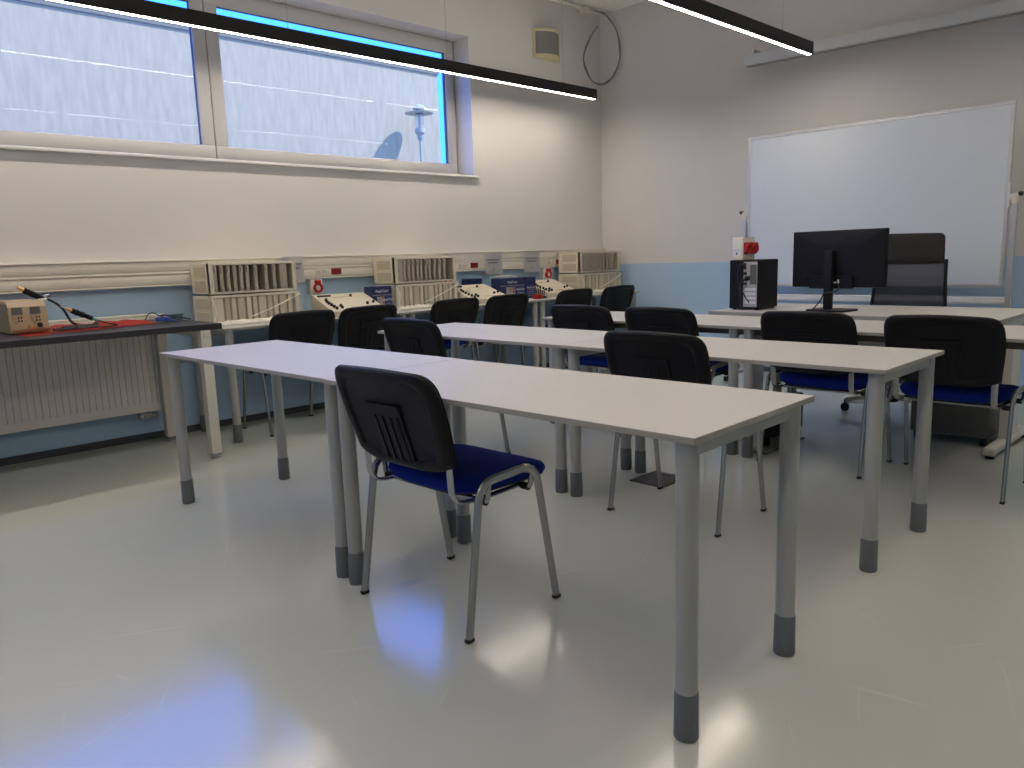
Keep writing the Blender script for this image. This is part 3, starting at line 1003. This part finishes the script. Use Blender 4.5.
t = thing('hot_air_handpiece', 'black hot air handpiece resting on top of the soldering station', 'soldering tool', (0, 0, 0))
zb = .984
bm = NB(); cyl(bm, (.42, -5.545, zb + .062), (.42, -5.475, zb + .022), .017, .015); cyl(bm, (.42, -5.475, zb + .022), (.42, -5.445, zb + .012), .014, .010); obj('grip', bm, 'black_plastic', t)
bm = NB(); cyl(bm, (.42, -5.57, zb + .080), (.42, -5.545, zb + .064), .009, .012); obj('nozzle', bm, 'brass', t)
bm = NB(); cyl(bm, (.42, -5.45, zb + .02), (.43, -5.425, zb + .03), .010); bx(bm, .405, .435, -5.51, -5.435, zb + .003, zb + .014, .003, 1); obj('holder', bm, 'steel', t)
bm = NB(); sweep(bm, smooth_path([(.42, -5.445, zb + .012), (.44, -5.41, zb - .01), (.46, -5.375, zb - .05), (.47, -5.345, zb - .12), (.54, -5.33, .838), (.57, -5.37, .830), (.59, -5.43, .830), (.60, -5.47, .832)], 8), .007, n=10); obj('hose', bm, 'cable', t)

t = thing('soldering_iron', 'black soldering iron propped in its holder on the red sheet', 'soldering tool', (0, 0, 0))
d0 = Vector((.50, -5.385, .945)); d1 = Vector((.50, -5.235, .868))
v = (d1 - d0)
bm = NB(); cyl(bm, d0 + v * .28, d0 + v * .95, .015, .013); cyl(bm, d0 + v * .40, d0 + v * .48, .017, .017); cyl(bm, d0 + v * .60, d0 + v * .66, .017, .017); obj('grip', bm, 'black_plastic', t)
bm = NB(); cyl(bm, d0 + v * .10, d0 + v * .30, .007, .010); obj('ferrule', bm, 'brass', t)
bm = NB(); cyl(bm, d0 - v * .10, d0 + v * .10, .001, .004); obj('tip', bm, 'steel', t)
bm = NB(); cyl(bm, d0 + v * .96, d0 + v * 1.12, .009, .006); obj('cord_end', bm, 'green', t)
bm = NB()
sweep(bm, fillet([(.50, -5.40, .836), (.50, -5.22, .836), (.50, -5.225, .866)], .02), .006, n=10)
sweep(bm, fillet([(.47, -5.40, .827), (.47, -5.22, .827), (.53, -5.22, .827), (.53, -5.40, .827)], .02), .005, n=10)
bx(bm, .49, .51, -5.235, -5.215, .827, .85)
obj('holder', bm, 'dark_steel', t)
bm = NB(); sweep(bm, smooth_path([tuple(d0 + v * 1.1), (.51, -5.16, .838), (.56, -5.13, .829), (.63, -5.20, .829), (.62, -5.30, .829), (.66, -5.36, .829), (.63, -5.45, .829)], 8), .004, n=8)
obj('cord', bm, 'cable', t)

# red sheet
bm = NB()
rnd = random.Random(3)
rows = []
N1, N2 = 14, 26
for i in range(N1 + 1):
    u = i / N1
    row = []
    for j in range(N2 + 1):
        w = j / N2
        y = -5.62 + .70 * w + .03 * math.sin(u * 5) * w
        x = .70 - .56 * u * (1 - .35 * w) - .18 * w * (1 - u)
        zf = .0025 + .010 * (math.sin(w * 13 + u * 4) * math.sin(u * 7 + w * 3) + 1) * .5 * u + rnd.uniform(0, .0015)
        zf += min(1, max(0, (w - .3) / .15)) * (.09 * max(0, u - .45) * max(0, math.sin(w * 5.2 + .4)) ** 2 + .02 * u * abs(math.sin(w * 17 + u * 5)))
        zf *= .35 + .65 * min(1, max(0, (w - .3) / .15))
        row.append(bm.verts.new((x, y, .8125 + zf)))
    rows.append(row)
ring_faces(bm, rows, close_ends=False, closed_loop=False)
bmesh.ops.solidify(bm, geom=bm.faces[:], thickness=.001)
tag(obj('red_sheet', bm, 'red_mat', None, 25), 'crumpled red sheet spread on the black worktop', 'sheet')

for k, (x, z, y0, y1, lab) in enumerate(((.075, .812, -6.2, -4.79, 'white trunking cover strip lying on the worktop against the wall, lower of two'),
                                         (.07, .832, -6.0, -4.79, 'white trunking cover strip lying on top of the other against the wall'))):
    bm = NB(); bx(bm, x - .035, x + .035, y0, y1, z, z + .019, .004, 2); bx(bm, x - .03, x + .03, y0, y1 + .002, z + .006, z + .012, .002, 1)
    tag(obj('cover_strip', bm, 'white_plastic'), lab, 'trunking strip', 'white cover strips on the worktop')
bm = NB(); bx(bm, .045, .095, -4.785, -4.68, .812, .845, .005, 2); bx(bm, .05, .09, -4.70, -4.676, .818, .838, .003, 1)
tag(obj('plug_adapter', bm, 'white_plastic'), 'white end piece beyond the cover strips on the worktop', 'end piece')


def coil(name, cx, cy, z, r, turns, mt, label, seed):
    rnd = random.Random(seed)
    pts = []
    for k in range(turns * 9):
        a = 2 * PI * k / 9
        rr = r * rnd.uniform(.75, 1.15)
        pts.append((cx + rr * math.cos(a), cy + 1.25 * rr * math.sin(a), z + .006 + .007 * (k / 9) + rnd.uniform(0, .012)))
    pts.append((cx + r * 1.7, cy + r * 1.5, z + .006))
    bm = NB(); sweep(bm, smooth_path(pts, 5), .0035, n=8)
    tag(obj(name, bm, mt), label, 'cable', 'loose cables on the worktop')


coil('coiled_cable', .33, -4.735, .812, .055, 4, 'teal_cable', 'dark grey-blue cable coiled at the end of the black worktop', 2)
coil('coiled_cable', .45, -4.83, .812, .035, 3, 'blue_cable', 'bright blue cable coiled near the end of the black worktop', 4)
bm = NB(); sweep(bm, smooth_path([(.22, -4.86, .817), (.19, -4.83, .85), (.16, -4.79, .86), (.16, -4.75, .84), (.20, -4.72, .818), (.25, -4.76, .817)], 7), .0035, n=8)
tag(obj('loose_wire', bm, 'cable'), 'thin black wire looping up beside the blue cable', 'cable')

# ------------------------------------------------------------------ wall devices high up
t = thing('wall_speaker', 'cream and grey curved loudspeaker high on the window wall', 'loudspeaker', (0, -.835, 3.128))
bm = NB()
N = 14
prof = [(.012 + .095 * math.sin(PI * k / N) ** .8, -.165 + .33 * k / N) for k in range(N + 1)]
base = [(0, .165), (0, -.165)]
a = [bm.verts.new((x, y, -.098)) for x, y in prof + base]; b = [bm.verts.new((x, y, .105)) for x, y in prof + base]
ring_faces(bm, [a, b]); obj('grille', bm, 'grey_cloth', t, 40)
bm = NB()
for z0, z1 in ((-.128, -.098), (.105, .128)):
    a = [bm.verts.new((x * 1.03, y * 1.03, z0)) for x, y in prof + base]; b = [bm.verts.new((x * 1.06, y * 1.05, z1)) for x, y in prof + base]
    ring_faces(bm, [a, b])
bx(bm, 0, .03, -.178, -.163, -.128, .128, .004, 1); bx(bm, 0, .03, .163, .178, -.128, .128, .004, 1)
obj('housing', bm, 'cream_yellow', t)
bm = NB(); cyl(bm, (.09, 0, -.113), (.112, 0, -.113), .006, n=10); obj('badge', bm, 'ink', t)

t = thing('cable_conduit', 'white conduit along the ceiling edge with a grey cable loop in the corner', 'conduit', (0, 0, 0))
bm = NB(); bx(bm, .085, .115, -3.0, -.06, 3.510, 3.532, .004, 1); obj('duct', bm, 'white_plastic', t)
bm = NB(); bx(bm, .07, .135, -.40, -.30, 3.48, 3.55, .006, 2); bx(bm, .134, .141, -.375, -.315, 3.495, 3.54, .003, 1); obj('junction_box', bm, 'white_plastic', t)
for off, r in ((0, .007), (.016, .005)):
    bm = NB()
    sweep(bm, smooth_path([(.10, -.20, 3.537), (.12, -.08, 3.53), (.175, -.06 - off, 3.47), (.25, -.05, 3.35), (.285, -.04 - off, 3.20), (.28, -.045, 3.05), (.20, -.05 - off, 2.91), (.09, -.08, 2.85 + off),
                           (.045, -.18, 2.88), (.035 + off, -.28, 2.98), (.03, -.30, 3.10), (.03 + off, -.24, 3.24), (.03, -.14, 3.36), (.028, -.075, 3.42), (.014, -.065, 3.44)], 8), r, n=10)
    obj('cable_loop', bm, 'grey_cable', t)

t = thing('projection_screen_case', 'white housing of a rolled projection screen high on the far wall', 'projection screen', (1.74, -.14, 2.75))
t.rotation_euler = (0, .014, 0)
bm = NB(); bx(bm, 0, 2.9, -.05, .05, -.044, .044, .004, 2); obj('casing', bm, 'casing', t)
bm = NB(); bx(bm, .02, 2.88, -.030, .02, -.050, -.043, .002, 1); obj('underside_shade', bm, 'casing_dark', t)  # darker grey strip stands in for the shade under the casing
for x in (.02, 2.15, 2.85):
    bm = NB(); bx(bm, x, x + .05, .0, .145, .044, .09, .003, 1); obj('wall_bracket', bm, 'casing', t)

# ------------------------------------------------------------------ whiteboard on its stand
t = thing('whiteboard', 'large whiteboard on a silver stand against the far wall', 'whiteboard', (0, -.40, 0))
X0, X1, Z0, Z1 = 1.923, 3.866, .818, 2.064
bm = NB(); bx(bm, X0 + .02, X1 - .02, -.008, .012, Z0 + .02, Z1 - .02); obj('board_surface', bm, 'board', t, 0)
bm = NB()
bx(bm, X0, X1, -.012, .018, Z0, Z0 + .024, .003, 1); bx(bm, X0, X1, -.012, .018, Z1 - .024, Z1, .003, 1)
bx(bm, X0, X0 + .024, -.012, .018, Z0 + .02, Z1 - .02, .003, 1); bx(bm, X1 - .024, X1, -.012, .018, Z0 + .02, Z1 - .02, .003, 1)
obj('board_frame', bm, 'alu', t)
bm = NB(); bx(bm, 3.42, 3.46, -.014, .0, Z1 - .012, Z1 + .012, .002, 1); obj('clip', bm, 'alu', t)
for x, s in ((1.893, -1), (3.90, 1)):
    bm = NB(); bx(bm, x - .018, x + .018, -.02, .02, .05, 1.40, .004, 1); ps = obj('post', bm, 'alu', t)
    bm = NB(); cyl(bm, (x, 0, 1.39), (x, 0, 1.455), .026, .022); bx(bm, x - .02 - .018 * (s > 0), x + .02 + .018 * (s < 0), -.018, .018, 1.41, 1.45, .004, 1); obj('pivot_cap', bm, 'white_plastic', ps)
    bm = NB(); cyl(bm, (x + s * .018, 0, 1.45), (x + s * .045, 0, 1.45), .014, n=14); obj('pivot_knob', bm, 'knob', ps)
    bm = NB(); bx(bm, x - .02, x + .02, -.30, .30, .045, .075, .006, 1); ft = obj('foot_bar', bm, 'alu', t)
    for yy in (-.28, .28):
        bm = NB(); cyl(bm, (x - .012, yy, .0235), (x + .012, yy, .0235), .0235); obj('castor', bm, 'black_plastic', ft)
bm = NB()
bx(bm, X0 - .015, X1 + .02, -.015, .015, .700, .752, .004, 1)
bx(bm, X0 - .015, X1 + .02, -.022, -.013, .716, .722); obj('cross_rail', bm, 'casing', t)
bm = NB(); bx(bm, X0 - .006, X0 + .012, -.016, .02, 1.36, 1.53, .003, 1); bx(bm, X1 - .012, X1 + .006, -.016, .02, 1.36, 1.53, .003, 1); obj('pivot_plate', bm, 'casing', t)

# ------------------------------------------------------------------ teacher desk and its things
t = thing('teacher_desk', 'pale teacher desk carrying the computer and monitor before the whiteboard', 'desk', (0, 0, 0))
DX0, DX1, DY0, DY1 = 2.63, 4.285, -2.19, -1.385
bm = NB(); bx(bm, DX0, DX1, DY0, DY1, .726, .751, .002, 1, mi=1)
bm.normal_update()
for f in bm.faces:
    f.material_index = 0 if f.normal.z > .9 else 1
obj('desktop', bm, ['laminate', 'edge'], t, 0)
for x in (DX0 + .12, DX1 - .03):
    bm = NB(); bx(bm, x - .022, x + .022, -1.86, -1.70, .055, .70, .004, 1); lg = obj('leg_column', bm, 'white_metal', t)
    bm = NB(); bx(bm, x - .03, x + .03, DY0 + .06, DY1 - .03, .018, .062, .014, 3); obj('foot_bar', bm, 'white_metal', lg)
    bm = NB(); bx(bm, x - .025, x + .025, DY0 + .05, DY1 - .05, .70, .726, .003, 1); obj('top_bracket', bm, 'white_metal', lg)
    for yy in (DY0 + .10, DY1 - .08):
        bm = NB(); cyl(bm, (x, yy, 0), (x, yy, .02), .022, n=16)
        obj('levelling_foot', bm, 'black_plastic', lg)
bm = NB(); bx(bm, DX0 + .142, DX1 - .067, -1.74, -1.722, .42, .70, .002, 1); obj('modesty_panel', bm, 'white_metal', t)
t = thing('drawer_pedestal', 'dark grey drawer pedestal on castors under the teacher desk', 'drawer unit', (3.985, -1.60, 0))
bm = NB(); bx(bm, -.20, .20, -.27, .27, .050, .60, .004, 1); obj('case', bm, 'dark_steel', t)
for k in range(3):
    bm = NB(); bx(bm, -.195, .195, .265, .285, .07 + k * .172, .236 + k * .172, .003, 1); dr = obj('drawer', bm, 'dark_steel', t)
    bm = NB(); bx(bm, -.06, .06, .283, .30, .20 + k * .168, .215 + k * .168, .003, 1); obj('handle', bm, 'steel', dr)
for sx in (-.17, .17):
    for sy in (-.23, .23):
        bm = NB(); cyl(bm, (sx - .012, sy, .022), (sx + .012, sy, .022), .022); bx(bm, sx - .016, sx + .016, sy - .014, sy + .014, .032, .053, .003, 1); obj('castor', bm, 'black_plastic', t)

# computer tower: its back with the sockets faces the class
t = thing('computer_tower', 'black computer tower standing on the window end of the teacher desk', 'computer', (2.815, -2.035, .751), 0)
TW, TDp, TH = .20, .27, .320
bm = NB(); bx(bm, -TW * .62, TW * .38, 0, TDp, .008, TH, .004, 1); obj('case', bm, 'pc', t)
bm = NB(); bx(bm, -.022, TW * .36, -.004, .002, .02, TH - .012, .001, 1); io = obj('rear_plate', bm, 'casing_dark', t)
bm = NB(); bx(bm, .025, TW * .345, -.007, -.003, .165, TH - .03, .001, 1); obj('power_supply_grille', bm, 'dark_steel', io)
bm = NB()
for k in range(4):
    bx(bm, -.010, TW * .34, -.0065, -.003, .040 + k * .028, .058 + k * .028, .001, 1)
obj('slot_cover', bm, 'casing', io)
for k, (xx, z, w, h) in enumerate(((-.010, .275, .014, .03), (-.008, .235, .016, .02), (.0, .20, .018, .03), (-.008, .17, .02, .014), (.012, .205, .022, .025), (-.01, .295, .012, .012))):
    bm = NB(); bx(bm, xx - w / 2, xx + w / 2, -.014, -.003, z - h / 2, z + h / 2, .001, 1); obj('port', bm, 'knob', io)
for pts in ([(-.005, -.012, .285), (-.03, -.04, .29), (-.045, -.035, .20), (-.03, -.025, .08), (-.035, -.02, .004)],
            [(.0, -.012, .20), (-.02, -.04, .16), (.01, -.04, .09), (.03, -.03, .06), (.02, -.012, .05)],
            [(.012, -.012, .205), (-.015, -.05, .18), (-.018, -.045, .06), (-.01, -.03, .006)]):
    bm = NB(); sweep(bm, smooth_path(pts, 7), .0038, n=8); obj('cable', bm, 'cable', t)
bm = NB()
for xx in (-.10, .055):
    for yy in (.03, TDp - .03):
        cyl(bm, (xx, yy, 0), (xx, yy, .009), .012, n=12)
obj('rubber_foot', bm, 'cable', t)
# white socket box on the tower
t = thing('socket_box', 'white box with two red industrial sockets on top of the computer tower', 'socket box', (2.745, -2.03, .751 + .321), 0)
bm = NB(); bx(bm, -.04, .035, 0, .155, 0, .142, .004, 2); obj('box', bm, 'white_plastic', t)
bm = NB(); bx(bm, -.036, .030, -.0015, .001, .03, .075); o = obj('sticker', bm, 'paper', t, 0)
bm = NB(); bx(bm, -.012, -.002, -.0025, -.001, .032, .05); bx(bm, -.030, .02, -.0025, -.001, .062, .064); obj('sticker_print', bm, 'ink', t, 0)
for yy in (.038, .122):
    bm = NB()
    bx(bm, .034, .044, yy - .028, yy + .028, .035, .110, .004, 2)
    cyl(bm, (.04, yy, .072), (.058, yy - .004, .069), .027, .029, n=24); cyl(bm, (.057, yy - .004, .069), (.064, yy - .005, .068), .032, .032, n=24)
    bx(bm, .05, .08, yy - .020, yy + .0, .095, .110, .003, 1)
    obj('red_socket', bm, 'red', t)

# monitor, seen from behind
t = thing('monitor', 'black monitor on the teacher desk, its back to the class', 'monitor', (3.345, -1.90, .751), -.10)
bm = NB()
out = rounded([(-.306, .142), (.288, .142), (.288, .484), (-.306, .484)], .006, 3)


def mon(u, v, w):
    return (u, -w, v)


body(bm, out, [(.995, -.022), (1, -.020), (1, -.004), (.985, .004), (.90, .010), (.3, .016)], mon); hs = obj('housing', bm, 'black_plastic', t)
bm = NB(); bx(bm, -.299, .281, .0215, .0232, .152, .478); obj('screen', bm, 'screen', hs, 0)
bm = NB()
plate(bm, rounded([(-.175, .135), (.10, .135), (.10, .215), (-.175, .215)], .006, 3), .005, .028, mon); obj('rear_bulge', bm, 'black_plastic', hs)
bm = NB(); bx(bm, -.030, .030, -.0175, -.0145, .425, .437, .001, 1); obj('badge', bm, 'knob', hs)
bm = NB(); bx(bm, -.02, .005, -.031, -.027, .168, .178); bx(bm, .012, .022, -.031, -.027, .168, .19); obj('port', bm, 'casing', hs)
bm = NB(); bx(bm, -.060, -.010, -.062, -.030, .010, .365, .005, 2); obj('stand_column', bm, 'black_plastic', t)
bm = NB(); bx(bm, -.055, -.015, -.035, -.010, .27, .345, .004, 1); obj('neck', bm, 'black_plastic', t)
bm = NB(); plate(bm, rounded([(-.135, -.13), (.105, -.13), (.105, .06), (-.135, .06)], .012, 4), 0, .012); obj('stand_base', bm, 'black_plastic', t)
bm = NB(); sweep(bm, smooth_path([(.02, -.035, .165), (.035, -.06, .13), (-.01, -.07, .115), (-.05, -.068, .11), (-.065, -.075, .07), (-.10, -.09, .02), (-.13, -.10, .004)], 8), .004, n=8); obj('cable', bm, 'cable', t)

# office chair behind the desk
t = thing('office_chair', 'black mesh-back office chair behind the teacher desk', 'office chair', (3.45, -1.21, 0), PI)
# faces the class (-y in the room); its own +y is its front
bm = NB()
out = rounded([(-.25, -.22), (.25, -.22), (.26, .26), (-.26, .26)], .09, 6)
body(bm, out, [(.9, .44), (.98, .45), (1, .475), (.97, .505), (.85, .515), (.3, .51)]); obj('seat', bm, 'leather', t)


def ob_fn(u, v, w):
    return (u, -.20 - .10 * (v - .5) - .10 * (max(0, v - .9)) ** 1.2 + .5 * u * u + w, v)


o1 = rounded([(-.205, 1.005), (.205, 1.005), (.203, 1.214), (-.19, 1.205)], [.01, .01, .05, .04], 6)
bm = NB(); body(bm, o1, [(.9, -.016), (.98, -.014), (1, 0), (.98, .016), (.85, .024), (.3, .026)], ob_fn); obj('head_pad', bm, 'leather', t)
bm = NB()
rows = [[bm.verts.new(ob_fn(-.205 - .03 * (1.01 - z) / .45 + (2 * (.205 + .03 * (1.01 - z) / .45)) * k / 10, z, 0)) for k in range(11)] for z in [1.01 - .42 * j / 10 for j in range(11)]]
ring_faces(bm, rows, close_ends=False, closed_loop=False)
obj('mesh_back', bm, 'mesh', t)
bm = NB()
for s in (-1, 1):
    sweep(bm, [ob_fn(s * (.205 + .03 * (1.15 - z) / .45), z, .0) for z in [1.03 - .50 * k / 12 for k in range(13)]], .012, n=10)
sweep(bm, [ob_fn(-.235 + .47 * k / 10, .60, 0) for k in range(11)], .014, n=10)
sweep(bm, smooth_path([(0, -.20, .60), (0, -.26, .50), (0, -.15, .42), (0, 0, .42)], 6), .022, .03, n=10)
obj('back_frame', bm, 'black_plastic', t)
bm = NB()
for s in (-1, 1):
    sweep(bm, smooth_path([(s * .25, -.05, .45), (s * .30, -.06, .50), (s * .30, -.06, .66), (s * .30, .05, .68), (s * .30, .16, .67)], 6), .015, .02, n=10)
obj('armrest', bm, 'black_plastic', t)
bm = NB(); cyl(bm, (0, 0, .12), (0, 0, .45), .025); cyl(bm, (0, 0, .08), (0, 0, .26), .04, .035); obj('gas_column', bm, 'black_plastic', t)
for k in range(5):
    a = 2 * PI * k / 5 + .35
    c, s = math.cos(a), math.sin(a)
    bm = NB(); sweep(bm, smooth_path([(.03 * c, .03 * s, .115), (.15 * c, .15 * s, .105), (.29 * c, .29 * s, .078)], 5), .018, .022, n=10); sb = obj('star_arm', bm, 'steel', t)
    bm = NB(); cyl(bm, (.29 * c - .02 * s, .29 * s + .02 * c, .028), (.29 * c + .02 * s, .29 * s - .02 * c, .028), .028); cyl(bm, (.29 * c, .29 * s, .03), (.29 * c, .29 * s, .08), .008, n=10); obj('castor', bm, 'black_plastic', sb)

# ------------------------------------------------------------------ floor boxes and bits on the floor
for (x0, x1, y0, y1, mt, lab) in ((3.045, 3.245, -3.60, -3.375, 'rubber_plate', 'dark floor socket plate under the middle table row'),
                                  (3.06, 3.26, -1.02, -.81, 'steel_plate', 'grey floor socket plate near the far wall')):
    t = thing('floor_box', lab, 'floor socket', ((x0 + x1) / 2, (y0 + y1) / 2, 0), 0, 'floor socket plates')
    w, h = (x1 - x0) / 2, (y1 - y0) / 2
    bm = NB(); bx(bm, -w, w, -h, h, 0, .005, .002, 1); obj('plate', bm, mt, t)
    bm = NB(); bx(bm, -w * .82, w * .82, -h * .82, h * .82, .004, .0065, .001, 1); ld = obj('lid', bm, mt, t)
    bm = NB(); bx(bm, -.02, .02, h * .55, h * .65, .006, .009, .001, 1); obj('handle', bm, 'cable', ld)
t = thing('black_case', 'black case standing on the floor under the far table row', 'case', (3.30, -2.60, 0), 0)
bm = NB(); bx(bm, -.07, .025, -.05, .33, .075, .30, .012, 2); obj('case', bm, 'black_plastic', t)
bm = NB(); bx(bm, -.08, .028, -.13, .35, 0, .012, .002, 1); bx(bm, -.06, -.05, -.04, .32, .012, .076); bx(bm, .005, .015, -.04, .32, .012, .076); obj('stand', bm, 'dark_steel', t)
bm = NB(); sweep(bm, smooth_path([(2.85, -1.95, .72), (2.93, -1.98, .55), (3.05, -2.0, .40), (3.2, -1.99, .44), (3.34, -1.93, .60), (3.40, -1.92, .722)], 8), .004, n=8)
tag(obj('hanging_cable', bm, 'cable'), 'thin black cable hanging under the teacher desk', 'cable')

# ------------------------------------------------------------------ settle heights on the true floor level
STANDING = ('classroom_table', 'lab_bench', 'stacking_chair', 'worktop_table', 'teacher_desk', 'drawer_pedestal', 'whiteboard', 'office_chair', 'black_case')
done = set()


def settle(o):
    me = o.data if o.type == 'MESH' else None
    if me is not None and me.name not in done:
        done.add(me.name)
        for v_ in me.vertices:
            if v_.co.z > .15:
                v_.co.z -= DZ
    for c_ in kids(o):
        settle(c_)


for o in [o for o in bpy.data.objects if o.parent is None and o.type in ('MESH', 'EMPTY')]:
    k_ = o.name.split('.')[0]
    if k_ in ('floor', 'floor_box', 'exterior_ground') or k_.startswith('baseboard'):
        continue
    if k_ in STANDING:
        settle(o)
    else:
        o.location.z -= DZ
